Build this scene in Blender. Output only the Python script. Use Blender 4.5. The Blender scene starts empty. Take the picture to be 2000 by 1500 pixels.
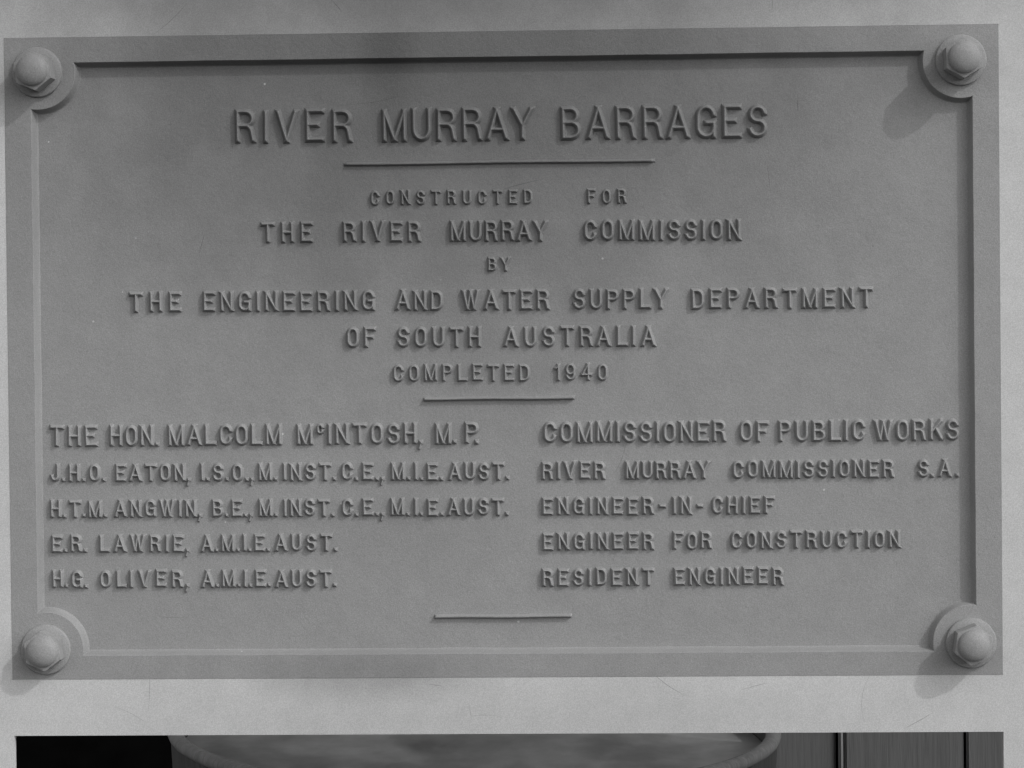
import bpy, bmesh, math, random
import numpy as np
from mathutils import Vector, Matrix, noise
from mathutils.geometry import tessellate_polygon
random.seed(1940)
sc = bpy.context.scene
COL = sc.collection
R = math.radians

# ------------------------------------------------------------------ camera
# the plaque's field is the plane y = 0; the camera looks along +Y from 3 m
YAW, PITCH, ROLL, CX, CZ, DIST = 0.04435497, -0.02067934, 0.01020909, 0.14323672, 0.03331186, 3.0
cam = bpy.data.cameras.new("camera")
camo = bpy.data.objects.new("camera", cam)
COL.objects.link(camo)
m = Matrix.Rotation(YAW, 3, 'Z') @ Matrix.Rotation(PITCH, 3, 'X') @ Matrix.Rotation(ROLL, 3, 'Y')
right, fwd, up = m.col[0], m.col[1], m.col[2]
camo.matrix_world = Matrix(((right.x, up.x, -fwd.x, CX), (right.y, up.y, -fwd.y, -DIST),
                            (right.z, up.z, -fwd.z, CZ), (0, 0, 0, 1)))
cam.sensor_width = 36
cam.lens = 108.0
cam.clip_start, cam.clip_end = 0.05, 500
sc.camera = camo

# ------------------------------------------------------------------ light
SUN = Vector((1.26, -1.0, 1.25)).normalized()          # towards the sun
elev = math.asin(SUN.z)
azim = math.atan2(SUN.x, SUN.y)
world = bpy.data.worlds.new("World")
sc.world = world
world.use_nodes = True
wn, wl = world.node_tree.nodes, world.node_tree.links
wn.clear()
sky = wn.new('ShaderNodeTexSky')
sky.sky_type = 'NISHITA'
sky.sun_disc = False
sky.sun_elevation = elev
sky.sun_rotation = azim
sky.air_density, sky.dust_density, sky.ozone_density = 1.0, 1.5, 1.0
bw = wn.new('ShaderNodeRGBToBW')                        # black-and-white photograph
bg = wn.new('ShaderNodeBackground')
bg.inputs['Strength'].default_value = 0.15
wo = wn.new('ShaderNodeOutputWorld')
wl.new(sky.outputs[0], bw.inputs[0])
wl.new(bw.outputs[0], bg.inputs['Color'])
wl.new(bg.outputs[0], wo.inputs['Surface'])

sl = bpy.data.lights.new("sun", 'SUN')
sl.energy = 0.62                                        # weak sun through high haze
sl.angle = R(0.7)
sl.color = (1, 1, 1)
so = bpy.data.objects.new("sun", sl)
COL.objects.link(so)
so.rotation_euler = (-SUN).to_track_quat('-Z', 'Y').to_euler()
so.location = SUN * 20

vs = sc.view_settings
vs.view_transform = 'Standard'
vs.look = 'None'
vs.gamma = 1
vs.use_curve_mapping = False
vs.exposure = 0.75
sc.cycles.filter_width = 1.4

# ------------------------------------------------------------------ helpers
def tag(o, label=None, cat=None, group=None, kind=None):
    for k, v in (('label', label), ('category', cat), ('group', group), ('kind', kind)):
        if v:
            o[k] = v
    return o

def empty(name, loc=(0, 0, 0)):
    o = bpy.data.objects.new(name, None)
    o.empty_display_size = 0.05
    COL.objects.link(o)
    o.location = loc
    return o

def link(name, me, mat, parent=None):
    o = bpy.data.objects.new(name, me)
    me.materials.append(mat)
    COL.objects.link(o)
    if parent:
        o.parent = parent
    return o

def from_bm(name, bm, mat, parent=None, smooth=None):
    bmesh.ops.recalc_face_normals(bm, faces=bm.faces)
    me = bpy.data.meshes.new(name)
    bm.to_mesh(me)
    bm.free()
    if smooth is not None:
        me.shade_smooth()
        me.set_sharp_from_angle(angle=R(smooth))
    return link(name, me, mat, parent)

def box(bm, x0, x1, y0, y1, z0, z1):
    v = [bm.verts.new((x, y, z)) for x in (x0, x1) for y in (y0, y1) for z in (z0, z1)]
    for f in ((0, 1, 3, 2), (4, 6, 7, 5), (0, 4, 5, 1), (2, 3, 7, 6), (0, 2, 6, 4), (1, 5, 7, 3)):
        bm.faces.new([v[i] for i in f])

def rings(bm, loops, close_last=True, close_first=False):
    """loops: lists of equal length of Vectors, bridged one to the next"""
    vv = [[bm.verts.new(p) for p in lp] for lp in loops]
    n = len(vv[0])
    for a, b in zip(vv, vv[1:]):
        for i in range(n):
            j = (i + 1) % n
            bm.faces.new((a[i], a[j], b[j], b[i]))
    if close_last:
        bm.faces.new(vv[-1])
    if close_first:
        bm.faces.new(list(reversed(vv[0])))
    return vv

# ------------------------------------------------------------------ materials
class NT:
    def __init__(s, name, rough=0.6, spec=0.3):
        s.m = bpy.data.materials.new(name)
        s.m.use_nodes = True
        s.n, s.l = s.m.node_tree.nodes, s.m.node_tree.links
        s.b = s.n['Principled BSDF']
        s.b.inputs['Roughness'].default_value = rough
        s.b.inputs['Specular IOR Level'].default_value = spec
        s.co = s.n.new('ShaderNodeNewGeometry').outputs['Position']
    def noise(s, scale, detail=3, rough=0.55, stretch=None, dist=0.0):
        t = s.n.new('ShaderNodeTexNoise')
        t.inputs['Scale'].default_value = scale
        t.inputs['Detail'].default_value = detail
        t.inputs['Roughness'].default_value = rough
        t.inputs['Distortion'].default_value = dist
        if stretch:
            mp = s.n.new('ShaderNodeMapping')
            mp.inputs['Scale'].default_value = stretch
            s.l.new(s.co, mp.inputs['Vector'])
            s.l.new(mp.outputs[0], t.inputs['Vector'])
        else:
            mp = s.n.new('ShaderNodeMapping')               # turned off the noise lattice, so no face lies along it
            mp.inputs['Rotation'].default_value = (0.41, 0.23, 0.67)
            mp.inputs['Location'].default_value = (0.313, 0.171, 0.539)
            s.l.new(s.co, mp.inputs['Vector'])
            s.l.new(mp.outputs[0], t.inputs['Vector'])
        return t.outputs['Fac']
    def ramp(s, fac, stops):
        r = s.n.new('ShaderNodeValToRGB')
        e = r.color_ramp.elements
        while len(e) < len(stops):
            e.new(0.5)
        for q, (p, v) in zip(e, stops):
            q.position = p
            q.color = (v, v, v, 1)
        s.l.new(fac, r.inputs['Fac'])
        return r.outputs['Color']
    def math(s, op, a, b, clamp=False):
        t = s.n.new('ShaderNodeMath')
        t.operation = op
        t.use_clamp = clamp
        for i, v in enumerate((a, b)):
            if isinstance(v, (int, float)):
                t.inputs[i].default_value = v
            else:
                s.l.new(v, t.inputs[i])
        return t.outputs[0]
    def color(s, v):
        s.l.new(v, s.b.inputs['Base Color'])
    def bump(s, h, strength, dist):
        t = s.n.new('ShaderNodeBump')
        t.inputs['Strength'].default_value = strength
        t.inputs['Distance'].default_value = dist
        s.l.new(h, t.inputs['Height'])
        s.l.new(t.outputs[0], s.b.inputs['Normal'])

def smudge_or_shading(t, cx, cz, rx, rz, amount):
    """a dark ragged-edged patch at a fixed place, for stains and painted-in shading; returns a factor (1 = unchanged)"""
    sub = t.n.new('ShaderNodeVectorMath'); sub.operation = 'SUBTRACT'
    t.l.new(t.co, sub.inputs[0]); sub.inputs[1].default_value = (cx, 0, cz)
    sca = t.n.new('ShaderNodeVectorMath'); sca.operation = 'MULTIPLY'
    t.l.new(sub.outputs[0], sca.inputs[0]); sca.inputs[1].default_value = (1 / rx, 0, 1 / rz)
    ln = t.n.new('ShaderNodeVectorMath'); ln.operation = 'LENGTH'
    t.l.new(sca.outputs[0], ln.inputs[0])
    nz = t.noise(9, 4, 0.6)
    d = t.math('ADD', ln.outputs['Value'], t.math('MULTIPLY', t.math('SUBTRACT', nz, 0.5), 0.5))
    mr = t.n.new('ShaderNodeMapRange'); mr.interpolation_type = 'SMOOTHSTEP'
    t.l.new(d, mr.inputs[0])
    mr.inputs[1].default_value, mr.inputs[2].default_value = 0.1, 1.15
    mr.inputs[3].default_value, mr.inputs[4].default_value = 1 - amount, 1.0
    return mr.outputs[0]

def paint(name, base, smudges_and_shading, bump_mm=0.10, rough=0.55, marks=0):
    t = NT(name, rough, 0.25)
    big = t.ramp(t.noise(5, 4, 0.6), [(0.3, base * 0.97), (0.7, base * 1.03)])
    fine = t.ramp(t.noise(900, 2, 0.7), [(0.36, 0.87), (0.64, 1.13)])
    c = t.math('MULTIPLY', big, fine)
    for s in smudges_and_shading:
        c = t.math('MULTIPLY', c, smudge_or_shading(t, *s))
    # tiny pits and grit in the paint film
    pits = t.ramp(t.noise(330, 1, 0.4), [(0.0, 0.6), (0.16, 0.8), (0.20, 1.0)])
    c = t.math('MULTIPLY', c, pits)
    c = t.math('MULTIPLY', c, t.ramp(t.noise(38, 4, 0.65), [(0.32, 0.955), (0.68, 1.04)]))
    # hairline scratches in the paint: short arcs, darker where the primer shows
    rs = random.Random(len(name) + marks)
    for k in range(marks):
        if marks > 10:
            px, pz = rs.choice([(rs.uniform(-.46, .49), rs.uniform(-.368, -.318)), (rs.uniform(-.46, .49), rs.uniform(.325, .37)),
                                (rs.uniform(-.46, .49), rs.uniform(-.368, -.318))])
        else:
            px, pz = rs.uniform(-.42, .42), rs.uniform(-.27, .27)
        rad, th, half = rs.uniform(.05, .35), rs.uniform(0, 6.28), rs.uniform(.006, .03)
        cc = (px - rad * math.cos(th), 0, pz - rad * math.sin(th))
        d1 = t.n.new('ShaderNodeVectorMath'); d1.operation = 'MULTIPLY'; d1.inputs[1].default_value = (1, 0, 1)
        t.l.new(t.co, d1.inputs[0])
        def dist_to(pt):
            q = t.n.new('ShaderNodeVectorMath'); q.operation = 'DISTANCE'
            t.l.new(d1.outputs[0], q.inputs[0]); q.inputs[1].default_value = pt
            return q.outputs['Value']
        off = t.math('ABSOLUTE', t.math('SUBTRACT', dist_to(cc), rad), 0)
        line_ = t.math('LESS_THAN', off, rs.uniform(.00022, .00042))
        near = t.math('SUBTRACT', 1.0, t.math('DIVIDE', dist_to((px, 0, pz)), half), True)
        c = t.math('MULTIPLY', c, t.math('SUBTRACT', 1.0, t.math('MULTIPLY', line_, t.math('MULTIPLY', t.math('POWER', near, .5), rs.uniform(.2, .42)))))
    # sparse pale flecks where the paint has chipped
    vo = t.n.new('ShaderNodeTexVoronoi')
    vo.inputs['Scale'].default_value = 70
    t.l.new(t.co, vo.inputs['Vector'])
    sep = t.n.new('ShaderNodeSeparateColor')
    t.l.new(vo.outputs['Color'], sep.inputs[0])
    size = t.math('MULTIPLY', sep.outputs[1], .075)
    fleck = t.math('MULTIPLY', t.math('LESS_THAN', vo.outputs['Distance'], size), t.math('GREATER_THAN', sep.outputs[0], .86))
    c = t.math('ADD', c, t.math('MULTIPLY', fleck, t.math('MULTIPLY', sep.outputs[2], .30)))
    t.color(c)
    h = t.math('ADD', t.math('MULTIPLY', t.noise(260, 3, 0.6), 0.7), t.math('MULTIPLY', t.noise(800, 2, 0.6), 0.35))
    h = t.math('ADD', h, t.math('MULTIPLY', t.noise(45, 2, 0.5), 1.0))
    t.bump(h, 1.0, bump_mm * 0.001)
    return t.m

SMUDGES_AND_SHADING = [(-0.06, 0.32, 0.60, 0.40, 0.54), (-0.16, 0.17, 0.10, 0.07, 0.06), (-0.108, 0.30, 0.036, 0.085, 0.26), (-0.10, -0.17, 0.13, 0.06, 0.08), (-0.13, -0.308, 0.135, 0.030, 0.14)]  # first entry: brightness falloff towards top centre painted into the colour; rest stains
M_PLAQUE = paint("grey_paint", 0.265, SMUDGES_AND_SHADING, 0.44, marks=7)
M_SURROUND = paint("pale_render_paint", 0.49, [(-0.06, 0.41, 0.78, 0.24, 0.70), (-0.13, -0.308, 0.135, 0.036, 0.32), (0.0, -0.36, 0.45, 0.05, 0.10)], 0.12, 0.7, marks=16)  # first entry paints the same brightness falloff into this colour; last darkens bottom middle

def wood(name, a, b):
    t = NT(name, 0.75, 0.2)
    g = t.noise(18, 5, 0.65, (6, 6, 0.35), 0.6)
    f = t.noise(60, 3, 0.6, (5, 5, 0.25))
    c = t.math('MULTIPLY', t.ramp(g, [(0.3, a), (0.7, b)]), t.ramp(f, [(0.3, 0.88), (0.7, 1.06)]))
    t.color(c)
    t.bump(f, 0.6, 0.001)
    return t.m
M_WOOD = wood("weathered_timber", 0.096, 0.12)
M_STAVE = wood("dark_stave_timber", 0.05, 0.09)
M_RIM = wood("worn_rim_timber", 0.17, 0.27)
t = NT("near_black", 0.9, 0.05); t.color(t.ramp(t.noise(20), [(0.3, 0.001), (0.7, 0.003)])); M_BLACK = t.m
t = NT("murky_water", 0.35, 0.25)
w1 = t.noise(4.5, 5, 0.6, (1.5, 0.75, 1), 0.25)
w2 = t.noise(26, 4, 0.6, (1.2, 0.4, 1), 0.2)
t.color(t.math('MULTIPLY', t.ramp(w1, [(0.34, 0.17), (0.5, 0.27), (0.66, 0.38)]), t.ramp(w2, [(0.3, 0.85), (0.7, 1.12)])))
t.bump(w2, 0.15, 0.001)
M_WATER = t.m
t = NT("wet_leaf", 0.6, 0.3); t.color(t.ramp(t.noise(60), [(0.3, 0.008), (0.7, 0.02)])); M_LEAF = t.m
t = NT("trodden_earth", 0.9, 0.1)
t.color(t.ramp(t.noise(7, 6, 0.65), [(0.3, 0.035), (0.7, 0.06)])); t.bump(t.noise(40, 5, 0.7), 0.7, 0.01)
M_EARTH = t.m

# ------------------------------------------------------------------ setting: ground, film border
GROUND_Z = -1.15
bm = bmesh.new()
S = 60
bmesh.ops.create_grid(bm, x_segments=40, y_segments=40, size=S)
for v in bm.verts:
    v.co.z = GROUND_Z + random.uniform(-.01, .0)
tag(from_bm("ground", bm, M_EARTH), kind='structure')

PW, PH, HF = 0.96762, 0.62932, 0.0115            # plaque width, height, rise of its border
SURROUND_F, SURROUND_B = -HF + 0.0004, -HF + 0.0084            # surround faces: the plaque stands a hair proud of the film border
def surround():  # film border around the plaque, built here as a solid pale board
    bm = bmesh.new()
    e = 0.0001
    xs = sorted([-1.05, -0.4829, -PW / 2 - e, PW / 2 + e, 0.4842, 1.05])
    zs = [GROUND_Z - 0.02, -0.3702, -PH / 2 - e, PH / 2 + e, 0.78]
    def solid(i, j):
        if i < 0 or j < 0 or i >= len(xs) - 1 or j >= len(zs) - 1:
            return False
        cx, cz = (xs[i] + xs[i + 1]) / 2, (zs[j] + zs[j + 1]) / 2
        if abs(cx) < PW / 2 and abs(cz) < PH / 2:
            return False
        return not (-0.4829 < cx < 0.4842 and cz < -0.3702)
    P = {}
    def V(i, j, y):
        k = (i, j, y)
        if k not in P:
            P[k] = bm.verts.new((xs[i], y, zs[j]))
        return P[k]
    for i in range(len(xs) - 1):
        for j in range(len(zs) - 1):
            if not solid(i, j):
                continue
            for y in (SURROUND_F, SURROUND_B):
                bm.faces.new((V(i, j, y), V(i + 1, j, y), V(i + 1, j + 1, y), V(i, j + 1, y)))
            for di, dj, a, b in ((-1, 0, (i, j), (i, j + 1)), (1, 0, (i + 1, j), (i + 1, j + 1)),
                                 (0, -1, (i, j), (i + 1, j)), (0, 1, (i, j + 1), (i + 1, j + 1))):
                if not solid(i + di, j + dj):
                    bm.faces.new((V(*a, SURROUND_F), V(*b, SURROUND_F), V(*b, SURROUND_B), V(*a, SURROUND_B)))
    tag(from_bm("surround", bm, M_SURROUND), kind='structure')
surround()

# ------------------------------------------------------------------ plaque
plaque = empty("plaque", (0, 0, 0))
tag(plaque, "grey painted cast metal plaque with raised lettering and bolts, within the pale film border", "plaque")

# field: slab filling the inside of the border
bm = bmesh.new()
box(bm, -PW / 2 + .004, PW / 2 - .004, 0, 0.03, -PH / 2 + .004, PH / 2 - .004)
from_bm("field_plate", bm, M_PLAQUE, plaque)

# border with a scalloped boss round each bolt
BOLTS = [(-.4509, .2806), (.4474, .2801), (.4532, -.2834), (-.4499, -.2850)]      # TL TR BR BL
LIP = dict(l=-.4582, r=.4588, t=.2901, b=-.2918)
RB = 0.0362
def outline(d):
    """inner edge of the border moved d towards the middle, clockwise from the top left"""
    l, r_, t_, b = LIP['l'] + d, LIP['r'] - d, LIP['t'] - d, LIP['b'] + d
    rr = RB + d * 0.9
    pts = []
    def arc(c, a0, a1, n=28):
        for k in range(n + 1):
            a = a0 + (a1 - a0) * k / n
            pts.append((c[0] + rr * math.cos(a), c[1] + rr * math.sin(a)))
    def ah(c, zline):    # angle measured from the horizontal where the arc meets a horizontal line
        return math.asin(max(-1, min(1, (zline - c[1]) / rr)))
    def av(c, xline):
        return math.acos(max(-1, min(1, (xline - c[0]) / rr)))
    def straight(n=36):
        """leave n empty places for a straight run; filled in below"""
        pts.extend([None] * n)
    c = BOLTS[0]; arc(c, -av(c, l), ah(c, t_)); straight()
    c = BOLTS[1]; arc(c, math.pi - ah(c, t_), 2 * math.pi - av(c, r_)); straight()
    c = BOLTS[2]; arc(c, av(c, r_), math.pi - ah(c, b)); straight()
    c = BOLTS[3]; arc(c, ah(c, b), av(c, l)); straight()
    n, i = len(pts), 0
    while i < n:
        if pts[i] is None:
            j = i
            while j < n and pts[j] is None:
                j += 1
            a, e = pts[i - 1], pts[j % n]
            for k in range(i, j):
                f = (k - i + 1) / (j - i + 1)
                pts[k] = (a[0] + (e[0] - a[0]) * f, a[1] + (e[1] - a[1]) * f)
            i = j
        i += 1
    out = []
    for x, z in pts:                                       # a cast edge is never quite straight
        w1, w2 = noise.noise((x * 22, z * 22, 3.1)), noise.noise((x * 70, z * 70, 8.7))
        out.append((x + .00032 * w1 + .00016 * w2, z + .00032 * noise.noise((x * 22, z * 22, 9.4)) + .00016 * noise.noise((x * 70, z * 70, 1.3))))
    return out
bm = bmesh.new()
lv = [(0, HF), (.0004, HF - .0003), (.0009, HF - .0014), (.0033, .0020), (.0039, .0009), (.0048, .0002), (.0054, -.0004)]
loops = [[Vector((x, -h, z)) for x, z in outline(d)] for d, h in lv]
rings(bm, loops, close_last=False)
outer = []
ow, oh, cr = PW / 2, PH / 2, .0015
for cx, cz, a0 in ((-ow + cr, oh - cr, 180), (ow - cr, oh - cr, 90), (ow - cr, -oh + cr, 0), (-ow + cr, -oh + cr, -90)):
    for k in range(5):
        a = R(a0 - 90 * k / 4)
        outer.append((cx + cr * math.cos(a), cz + cr * math.sin(a)))
o3 = [Vector((x, z, 0)) for x, z in outer]
i3 = [Vector((x, z, 0)) for x, z in outline(0)]
tri = tessellate_polygon([o3, i3])
allp = [bm.verts.new((p.x, -HF, p.y)) for p in o3 + i3]
for a in tri:
    try:
        bm.faces.new([allp[i] for i in a])
    except ValueError:
        pass
no = len(outer)
back = [bm.verts.new((x, .03, z)) for x, z in outer]
for i in range(no):
    j = (i + 1) % no
    bm.faces.new((allp[i], allp[j], back[j], back[i]))
bmesh.ops.remove_doubles(bm, verts=bm.verts, dist=1e-6)
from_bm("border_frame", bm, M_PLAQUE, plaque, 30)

# bolts: domed hexagon heads on round washers
def bolt(c, turn, k):
    y0 = -HF
    bm = bmesh.new()
    n = 72
    def ring(rfun, h):
        return [Vector((c[0] + rfun(2 * math.pi * i / n) * math.cos(2 * math.pi * i / n + turn), y0 - h,
                        c[1] + rfun(2 * math.pi * i / n) * math.sin(2 * math.pi * i / n + turn))) for i in range(n)]
    ri, rd, hb = 0.0171, 0.0152, 0.0272 * k
    def hexr(a):
        b = (a % (math.pi / 3)) - math.pi / 6
        return ri / math.cos(b)
    L = [ring(hexr, .004), ring(hexr, hb)]
    L.append(ring(lambda a: min(hexr(a) * .985, ri * 1.13), hb + .0006))
    L.append(ring(lambda a: rd * 1.04, hb + .0011))
    L.append(ring(lambda a: rd * 1.005, hb + .0014))
    for j in range(0, 12):
        a = math.pi / 2 * j / 12
        L.append(ring(lambda _a, a=a: rd * math.cos(a), hb + .0016 + .0078 * math.sin(a)))
    rings(bm, L)
    o = from_bm("bolt", bm, M_PLAQUE, plaque, 28)
    bm = bmesh.new()
    rw = 0.0245
    pr = [(rw, -.001), (rw, .0032), (rw - .0004, .0041), (rw - .0012, .0046), (.012, .0048)]
    rings(bm, [ring(lambda a, r=r: r, h) for r, h in pr])
    from_bm("washer", bm, M_PLAQUE, o, 40)
for c, tn, k in zip(BOLTS, (R(38), R(31), R(22), R(36)), (.98, 1.18, 1.0, .74)):
    bolt(c, tn, k)

# dividing rules: low ridges
def rule(x0, x1, z, hw=.0022, h=.0034):
    bm = bmesh.new()
    prof = [(-hw, -.0004), (-hw * .45, h * .75), (-hw * .18, h * .97), (hw * .18, h), (hw * .5, h * .75), (hw, -.0004)]
    n = 90
    cols = []
    for i in range(n + 1):
        f = i / n
        x = x0 + (x1 - x0) * f
        w = random.uniform(.94, 1.06)
        dz = .00025 * math.sin(f * 9 + z * 50) + random.uniform(-.00007, .00007)
        cols.append([bm.verts.new((x, -q * (1 if 0 < i < n else .1), z + dz + p * w)) for p, q in prof])
    for a, b in zip(cols, cols[1:]):
        for i in range(len(prof) - 1):
            bm.faces.new((a[i], a[i + 1], b[i + 1], b[i]))
    bm.faces.new(cols[0]); bm.faces.new(cols[-1])
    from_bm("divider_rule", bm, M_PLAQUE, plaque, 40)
rule(-.1525, .1518, .1876, .0022, .0042)
rule(-.0768, .0717, -.0428, .0024, .0050)
rule(-.0684, .0666, -.2563, .0024, .0050)

# ------------------------------------------------------------------ raised lettering
def el(cx, cy, rx, ry, a0, a1, n=14):
    return [(cx + rx * math.cos(R(a0 + (a1 - a0) * k / n)), cy + ry * math.sin(R(a0 + (a1 - a0) * k / n))) for k in range(n + 1)]
ST = [(0, 0), (0, 1)]
OV = el(.5, .66, .5, .34, 0, 180) + el(.5, .34, .5, .34, 180, 360) + [(1, .66)]
CC = el(.5, .68, .5, .32, 12, 180) + el(.5, .32, .5, .32, 180, 345)
GG = el(.5, .68, .5, .32, 12, 180) + el(.5, .32, .5, .32, 180, 350)
BOWL = [(0, 1), (.5, 1)] + el(.5, .755, .5, .245, 90, -90) + [(0, .51)]
SS = el(.5, .755, .47, .245, 10, 270, 22) + el(.5, .255, .5, .255, 90, -168, 22)[1:]
X = 'x'                                                  # a stroke run past both ends, cut by the cap and base planes
GL = {
 'A': (.70, [(X, [(0, 0), (.5, 1)]), (X, [(.5, 1), (1, 0)]), ('', [(.2, .30), (.8, .30)])]),
 'B': (.62, [('', ST), ('', [(0, 1), (.45, 1)] + el(.45, .76, .47, .24, 90, -90) + [(0, .52)]), ('', [(0, .52), (.5, .52)] + el(.5, .26, .5, .26, 90, -90) + [(0, 0)])]),
 'C': (.62, [('', CC)]),
 'D': (.62, [('', ST), ('', [(0, 1), (.4, 1)] + el(.4, .64, .6, .36, 90, 0) + el(.4, .36, .6, .36, 0, -90) + [(0, 0)])]),
 'E': (.60, [('', ST), ('', [(0, 1), (1, 1)]), ('', [(0, .52), (.66, .52)]), ('', [(0, 0), (1, 0)])]),
 'F': (.58, [('', ST), ('', [(0, 1), (1, 1)]), ('', [(0, .52), (.70, .52)])]),
 'G': (.64, [('', GG), ('', [(.55, .46), (1, .46)]), ('', [(1, .46), (1, 0)])]),
 'H': (.62, [('', ST), ('', [(1, 0), (1, 1)]), ('', [(0, .5), (1, .5)])]),
 'I': (0, [('', [(.5, 0), (.5, 1)])]),
 'J': (.52, [('', [(1, 1), (1, .3)] + el(.5, .3, .5, .3, 0, -170))]),
 'K': (.64, [('', ST), ('e', [(.05, .38), (1, 1)]), ('e', [(.42, .62), (1, 0)])]),
 'L': (.58, [('', ST), ('', [(0, 0), (1, 0)])]),
 'M': (.76, [('', ST), ('', [(1, 0), (1, 1)]), (X, [(0, 1), (.5, 0)]), (X, [(.5, 0), (1, 1)])]),
 'N': (.64, [('', ST), ('', [(1, 0), (1, 1)]), (X, [(0, 1), (1, 0)])]),
 'O': (.62, [('', OV)]),
 'P': (.60, [('', ST), ('', BOWL)]),
 'R': (.64, [('', ST), ('', [(0, 1), (.5, 1)] + el(.5, .755, .44, .245, 90, -90) + [(0, .51)]), ('e', el(.45, .26, .42, .25, 90, 15, 8) + [(.97, .0)])]),
 'S': (.60, [('', SS)]),
 'T': (.66, [('', [(0, 1), (1, 1)]), ('', [(.5, 0), (.5, 1)])]),
 'U': (.62, [('', [(0, 1), (0, .34)] + el(.5, .34, .5, .34, 180, 360) + [(1, 1)])]),
 'V': (.68, [(X, [(0, 1), (.5, 0)]), (X, [(.5, 0), (1, 1)])]),
 'W': (.86, [(X, [(0, 1), (.27, 0)]), (X, [(.27, 0), (.5, 1)]), (X, [(.5, 1), (.73, 0)]), (X, [(.73, 0), (1, 1)])]),
 'Y': (.68, [('b', [(0, 1), (.5, .42)]), ('e', [(.5, .42), (1, 1)]), ('', [(.5, 0), (.5, .46)])]),
 '1': (.34, [('', [(1, 0), (1, 1)]), ('', [(0, .78), (.55, .84), (1, .98)])]),
 '9': (.60, [('', el(.5, .68, .5, .32, 0, 360, 24)), ('', [(1, .68), (1, .34)] + el(.5, .34, .5, .34, 0, -160))]),
 '4': (.66, [('', [(.70, 0), (.70, 1)]), ('', [(.70, 1), (0, .30)]), ('', [(0, .30), (1, .30)])]),
 '0': (.60, [('', OV)]),
 '-': (.38, [('', [(0, .48), (1, .48)])]),
}
_cache = {}
def glyph(ch, wb, w):
    """height field of one letter in cap-height units: verts (u, v, rise 0..1) and quads"""
    key = (ch, round(wb, 3), round(w, 3))
    if key in _cache:
        return _cache[key]
    st = 1 / 46
    us = np.arange(-2, int(math.ceil(w / st)) + 3) * st
    lo = -.30 if ch == ',' else 0
    vsr = np.arange(int(lo / st) - 2, 49) * st
    U, V = np.meshgrid(us, vsr)
    d = np.full(U.shape, 9.)
    if ch in '.,':
        r = w / 2
        d = np.maximum(abs(U - r), abs(V - r)) + (wb - r)
        if ch == ',':
            a, b = np.array([r, r * .6]), np.array([r * .35, -.17])
            ab = b - a
            tt = np.clip(((U - a[0]) * ab[0] + (V - a[1]) * ab[1]) / (ab @ ab), 0, 1)
            d = np.minimum(d, np.hypot(U - a[0] - tt * ab[0], V - a[1] - tt * ab[1]) + wb * .35)
    else:
        sx, sy = w - 2 * wb, 1 - 2 * wb
        for fl, pts in GL[ch][1]:
            P = np.array([(wb + p * sx, wb + q * sy) for p, q in pts])
            n = len(P) - 1
            for k in range(n):
                a, b = P[k], P[k + 1]
                L = np.hypot(*(b - a))
                if L < 1e-6:
                    continue
                e = (b - a) / L
                s = (U - a[0]) * e[0] + (V - a[1]) * e[1]
                q = abs((U - a[0]) * -e[1] + (V - a[1]) * e[0])
                e0, e1 = (.25 if fl in ('x', 'b') else 0), (.25 if fl in ('x', 'e') else 0)
                lo_s = -s - (e0 if k == 0 else 0)
                hi_s = s - L - (e1 if k == n - 1 else 0)
                over = np.maximum(np.maximum(lo_s, hi_s), 0)
                endcap = ((k == 0) & (lo_s > 0)) | ((k == n - 1) & (hi_s > 0))
                dd = np.where(endcap, np.maximum(q, over), np.hypot(q, over))
                d = np.minimum(d, dd)
        d = np.maximum(d, abs(V - .5) - (.5 - wb))
        if ch in 'KM':
            d = np.maximum(d, np.maximum(-U + wb, U - w + wb))
        if ch in 'YVWA':
            d = np.maximum(d, np.maximum(-U + wb * .7, U - w + wb * .7))
    x = (wb - d) / wb / .86                                # 1 where the flat top starts
    k = .34                                                # smooth-min towards the top
    hh = np.clip(.5 + .5 * (x - 1) / k, 0, 1)
    x = x * (1 - hh) + hh - k * hh * (1 - hh)
    x = np.where(x > 0, x, np.maximum(x, -.35))
    keep = (x > -.02)
    cell = keep[:-1, :-1] | keep[1:, :-1] | keep[:-1, 1:] | keep[1:, 1:]
    idx = -np.ones(U.shape, int)
    used = np.zeros(U.shape, bool)
    used[:-1, :-1] |= cell; used[1:, :-1] |= cell; used[:-1, 1:] |= cell; used[1:, 1:] |= cell
    idx[used] = np.arange(used.sum())
    verts = np.stack([U[used], V[used], x[used]], 1)
    ii, jj = np.nonzero(cell)
    quads = np.stack([idx[ii, jj], idx[ii, jj + 1], idx[ii + 1, jj + 1], idx[ii + 1, jj]], 1)
    _cache[key] = (verts, quads)
    return _cache[key]

def width(ch, wb, ws):
    if ch == 'I':
        return 2 * wb
    if ch in '.,':
        return 2 * wb * .92
    return GL[ch][0] * ws + (wb - .09) * 1.0

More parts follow.
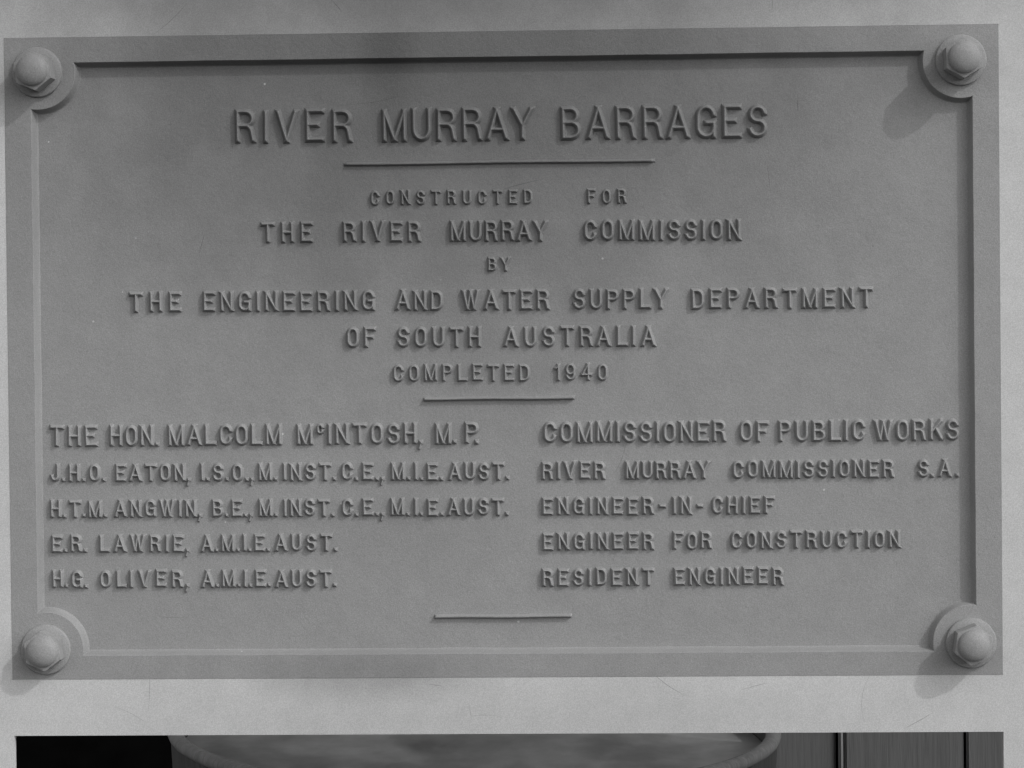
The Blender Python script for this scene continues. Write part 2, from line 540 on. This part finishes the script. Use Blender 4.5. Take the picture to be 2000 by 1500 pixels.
def text_line(words, cap, wb, rise, ws=1.0):
    """words: (text, x0, z0, x1, z1) - outer left and right edge of the word and its base line, metres"""
    AV, AQ, base = [], [], 0
    join = any(w[0] == '-' for w in words)               # a hyphenated compound stays one piece
    for iw, (txt, x0, z0, x1, z1) in enumerate(words):
        c = cap
        n = len(txt)
        W = []
        for i, ch in enumerate(txt):
            if ch == 'c':
                W.append(width('C', wb * 1.25, ws) * .55)
            else:
                W.append(width(ch, wb, ws))
        # gaps: tight before stops
        G = [(.35 if txt[i + 1] in '.,' else 1.0) for i in range(n - 1)]
        for i in range(n - 1):
            pair = txt[i:i + 2]
            if pair in ('RA', 'AY', 'TA', 'LY', 'AV', 'LI', 'P.', 'T.'):
                G[i] *= .45
        total = (x1 - x0) / c
        g, sx = 0, 1.0
        if n > 1:
            g = (total - sum(W)) / sum(G)
            gc = min(max(g, .05), .62)
            if gc != g:
                sx = (total - gc * sum(G)) / sum(W)
                g = gc
        else:
            sx = total / W[0]
        x = x0
        for i, ch in enumerate(txt):
            w = W[i] * sx
            f = (x - x0) / max(x1 - x0, 1e-6)
            zb = z0 + (z1 - z0) * f
            cc, dz = c, 0
            if ch == 'c':
                cc, dz = c * .52, c * .46
                gv, gq = glyph('C', wb * 1.5, w / .52)
            else:
                gv, gq = glyph(ch, wb, w)
            a = R(random.gauss(0, .55))
            jz = random.gauss(0, .00022)
            jh = rise * random.uniform(.93, 1.05)
            s = cc * random.uniform(.985, 1.015)
            u = gv[:, 0] * cc + 0.0
            v = gv[:, 1] * s
            uc = w * c / 2
            ca, sa = math.cos(a), math.sin(a)
            px = x + uc + (u - uc) * ca - (v - s / 2) * sa
            pz = zb + dz + jz + s / 2 + (u - uc) * sa + (v - s / 2) * ca
            AV.append(np.stack([px, -gv[:, 2] * jh, pz], 1))
            AQ.append(gq + base)
            base += len(gv)
            x += w * c + (G[i] * g * c if i < n - 1 else 0)
        if join and iw < len(words) - 1:
            continue
        V = np.concatenate(AV); Q = np.concatenate(AQ)
        AV, AQ, base = [], [], 0
        me = bpy.data.meshes.new("raised_word")
        me.from_pydata(V.tolist(), [], Q.tolist())
        me.update()
        me.shade_smooth()
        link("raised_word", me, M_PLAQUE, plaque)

#TEXT#
text_line([('RIVER', -0.2592, 0.2088, -0.1424, 0.2086), ('MURRAY', -0.1153, 0.2085, 0.0345, 0.2082), ('BARRAGES', 0.0595, 0.2081, 0.2617, 0.2077)],
          0.0338, 0.092, 0.0062, 1.00)
text_line([('CONSTRUCTED', -0.1270, 0.1469, 0.0324, 0.1461), ('FOR', 0.0849, 0.1458, 0.1243, 0.1456)],
          0.0152, 0.125, 0.0040, 0.98)
text_line([('THE', -0.2352, 0.1113, -0.1828, 0.1110), ('RIVER', -0.1546, 0.1109, -0.0767, 0.1104), ('MURRAY', -0.0496, 0.1103, 0.0470, 0.1098), ('COMMISSION', 0.0810, 0.1096, 0.2350, 0.1087)],
          0.0215, 0.118, 0.0053, 1.00)
text_line([('BY', -0.0128, 0.0810, 0.0102, 0.0810)],
          0.0146, 0.125, 0.0040, 1.00)
text_line([('THE', -0.3659, 0.0446, -0.3133, 0.0444), ('ENGINEERING', -0.2930, 0.0443, -0.1227, 0.0435), ('AND', -0.1036, 0.0434, -0.0559, 0.0432), ('WATER', -0.0388, 0.0432, 0.0484, 0.0428), ('SUPPLY', 0.0699, 0.0427, 0.1637, 0.0423), ('DEPARTMENT', 0.1852, 0.0422, 0.3626, 0.0414)],
          0.0212, 0.118, 0.0053, 1.00)
text_line([('OF', -0.1523, 0.0076, -0.1221, 0.0074), ('SOUTH', -0.1025, 0.0073, -0.0191, 0.0069), ('AUSTRALIA', 0.0019, 0.0068, 0.1514, 0.0061)],
          0.0212, 0.118, 0.0053, 1.00)
text_line([('COMPLETED', -0.1068, -0.0257, 0.0281, -0.0263), ('1940', 0.0512, -0.0264, 0.1042, -0.0267)],
          0.0177, 0.115, 0.0046, 1.00)
text_line([('THE', -0.4462, -0.0869, -0.3978, -0.0869), ('HON.', -0.3869, -0.0870, -0.3372, -0.0870), ('MALCOLM', -0.3291, -0.0870, -0.2156, -0.0872), ('McINTOSH,', -0.2022, -0.0872, -0.0774, -0.0873), ('M.', -0.0663, -0.0873, -0.0442, -0.0874), ('P', -0.0372, -0.0874, -0.0224, -0.0874), ('.', -0.0276, -0.0874, -0.0226, -0.0874)],
          0.0220, 0.118, 0.0055, 1.00)
text_line([('COMMISSIONER', 0.0396, -0.0872, 0.2194, -0.0877), ('OF', 0.2308, -0.0877, 0.2605, -0.0878), ('PUBLIC', 0.2687, -0.0878, 0.3541, -0.0881), ('WORKS', 0.3611, -0.0881, 0.4448, -0.0883)],
          0.0220, 0.118, 0.0055, 1.00)
text_line([('J.H.O.', -0.4462, -0.1214, -0.3903, -0.1217), ('EATON,', -0.3817, -0.1217, -0.3062, -0.1220), ('I.S.O.,', -0.2976, -0.1220, -0.2440, -0.1222), ('M.', -0.2405, -0.1222, -0.2208, -0.1223), ('INST.', -0.2163, -0.1223, -0.1628, -0.1226), ('C.E.,', -0.1588, -0.1226, -0.1155, -0.1227), ('M.I.E.', -0.1099, -0.1228, -0.0576, -0.1230), ('AUST.', -0.0536, -0.1230, 0.0071, -0.1232)],
          0.0187, 0.130, 0.0053, 1.00)
text_line([('RIVER', 0.0377, -0.1232, 0.1013, -0.1233), ('MURRAY', 0.1193, -0.1233, 0.2031, -0.1234), ('COMMISSIONER', 0.2236, -0.1234, 0.3819, -0.1236), ('S.', 0.4035, -0.1236, 0.4201, -0.1237), ('A.', 0.4233, -0.1237, 0.4446, -0.1237)],
          0.0187, 0.130, 0.0053, 1.00)
text_line([('H.T.M.', -0.4467, -0.1568, -0.3893, -0.1569), ('ANGWIN,', -0.3832, -0.1569, -0.2955, -0.1572), ('B.E.,', -0.2864, -0.1572, -0.2455, -0.1573), ('M.', -0.2404, -0.1574, -0.2207, -0.1574), ('INST.', -0.2162, -0.1574, -0.1647, -0.1576), ('C.E.,', -0.1587, -0.1576, -0.1159, -0.1577), ('M.I.E.', -0.1108, -0.1577, -0.0575, -0.1579), ('AUST.', -0.0550, -0.1579, 0.0063, -0.1581)],
          0.0184, 0.130, 0.0053, 1.00)
text_line([('ENGINEER', 0.0378, -0.1578, 0.1482, -0.1580), ('-', 0.1519, -0.1580, 0.1601, -0.1580), ('IN', 0.1651, -0.1580, 0.1849, -0.1581), ('-', 0.1886, -0.1581, 0.1963, -0.1581), ('CHIEF', 0.2033, -0.1581, 0.2656, -0.1582)],
          0.0184, 0.130, 0.0053, 1.00)
text_line([('E.R.', -0.4456, -0.1911, -0.4095, -0.1912), ('LAWRIE,', -0.3984, -0.1912, -0.3086, -0.1914), ('A.M.I.E.', -0.2980, -0.1915, -0.2287, -0.1916), ('AUST.', -0.2252, -0.1916, -0.1626, -0.1918)],
          0.0182, 0.130, 0.0053, 1.00)
text_line([('ENGINEER', 0.0380, -0.1922, 0.1481, -0.1922), ('FOR', 0.1651, -0.1922, 0.2045, -0.1922), ('CONSTRUCTION', 0.2215, -0.1922, 0.3871, -0.1923)],
          0.0184, 0.130, 0.0053, 1.00)
text_line([('H.G.', -0.4456, -0.2260, -0.4092, -0.2261), ('OLIVER,', -0.3983, -0.2261, -0.3090, -0.2265), ('A.M.I.E.', -0.2979, -0.2265, -0.2281, -0.2268), ('AUST.', -0.2251, -0.2268, -0.1635, -0.2270)],
          0.0184, 0.130, 0.0053, 1.00)
text_line([('RESIDENT', 0.0371, -0.2275, 0.1478, -0.2275), ('ENGINEER', 0.1658, -0.2275, 0.2740, -0.2275)],
          0.0184, 0.130, 0.0053, 1.00)
#ENDTEXT#

# ------------------------------------------------------------------ what shows below the film border
# oval wooden trough of murky water, seen end on
trough = empty("water_trough", (-.0726, .6485, GROUND_Z))
trough.rotation_euler.z = .155
tag(trough, "oval timber trough of murky mottled water below the wall's lower edge", "water trough")
TA, TB, TZ = .3635, .5625, -.4475            # half width, half depth, height of the rim (world z)
def oval(a, b, z, n=96):
    return [Vector((a * math.cos(2 * math.pi * i / n), b * math.sin(2 * math.pi * i / n), z)) for i in range(n)]
h0 = TZ - GROUND_Z
bm = bmesh.new()
rings(bm, [oval(TA - .045, TB - .045, 0.0), oval(TA - .008, TB - .008, h0 - .004), oval(TA - .018, TB - .018, h0 - .004), oval(TA - .07, TB - .07, .05)])
from_bm("trough_side", bm, M_STAVE, trough, 40)
bm = bmesh.new()
LP = []
for k in range(12):
    a = 2 * math.pi * k / 12
    LP.append(oval(TA - .013 + .009 * math.cos(a), TB - .013 + .009 * math.cos(a), h0 + .008 * math.sin(a)))
LP.append(LP[0])
rings(bm, LP, close_last=False)
bmesh.ops.remove_doubles(bm, verts=bm.verts, dist=1e-6)
for v in bm.verts:
    v.co += Vector((random.uniform(-1, 1), random.uniform(-1, 1), random.uniform(-1, 1))) * .0004
from_bm("rim", bm, M_RIM, trough, 60)
bm = bmesh.new()
rings(bm, [oval(TA - .021, TB - .021, h0 - .060), oval(TA - .021, TB - .021, h0 - .021)])
from_bm("water", bm, M_WATER, trough, 40)

def leaf(x, y, s, rot, lab):
    bm = bmesh.new()
    n = 9
    top = [(-1 + 2 * i / n, .34 * math.sin(math.pi * i / n) ** .8) for i in range(n + 1)]
    pts = top + [(p, -q) for p, q in reversed(top[1:-1])]
    ca, sa = math.cos(rot), math.sin(rot)
    f = []
    for p, q in pts:
        f.append(Vector((s * (p * ca - q * sa), s * (p * sa + q * ca), .006 + .22 * s * abs(q) + .1 * s * p * p)))
    rings(bm, [[v - Vector((0, 0, .0012)) for v in f], f], True, True)
    o = from_bm("leaf", bm, M_LEAF, None, 40)
    o.location = (x, y, TZ - .021)
    tag(o, lab, "leaf", "leaves floating on the trough")

leaf(-.200, .372, .018, .35, "curled dark leaf floating on the trough water, longer of the two")
leaf(-.150, .362, .013, -.8, "small dark leaf floating on the trough water beside the longer one")

# timber boards standing behind the trough, and a black board to the left
def plank(name, x0, x1, y, th, lab, mat, cat):
    bm = bmesh.new()
    box(bm, x0, x1, y, y + th, GROUND_Z, .35)
    bmesh.ops.bevel(bm, geom=list(bm.edges), offset=.003, segments=2, affect='EDGES')
    o = from_bm(name, bm, mat, None, 40)
    return tag(o, lab, cat)
plank("plank", .200, .4034, 1.35, .03, "wide rough timber board beside the trough, left of the narrow batten", M_WOOD, "plank")
plank("batten", .4070, .4134, 1.34, .03, "narrow pale timber batten between two wide boards", M_RIM, "batten")
plank("plank", .4160, .5838, 1.352, .03, "wide timber board immediately right of the narrow batten", M_WOOD, "plank")
plank("plank", .5874, .7600, 1.349, .03, "last timber board on the right beside the wall's opening edge", M_WOOD, "plank")
bm = bmesh.new()
box(bm, -1.3, 1.1, 1.44, 1.47, GROUND_Z, .35)  # near-black sheet; fills the left side and the gaps between boards
tag(from_bm("black_board", bm, M_BLACK), "tall black board standing behind the trough and the timber boards", "board")
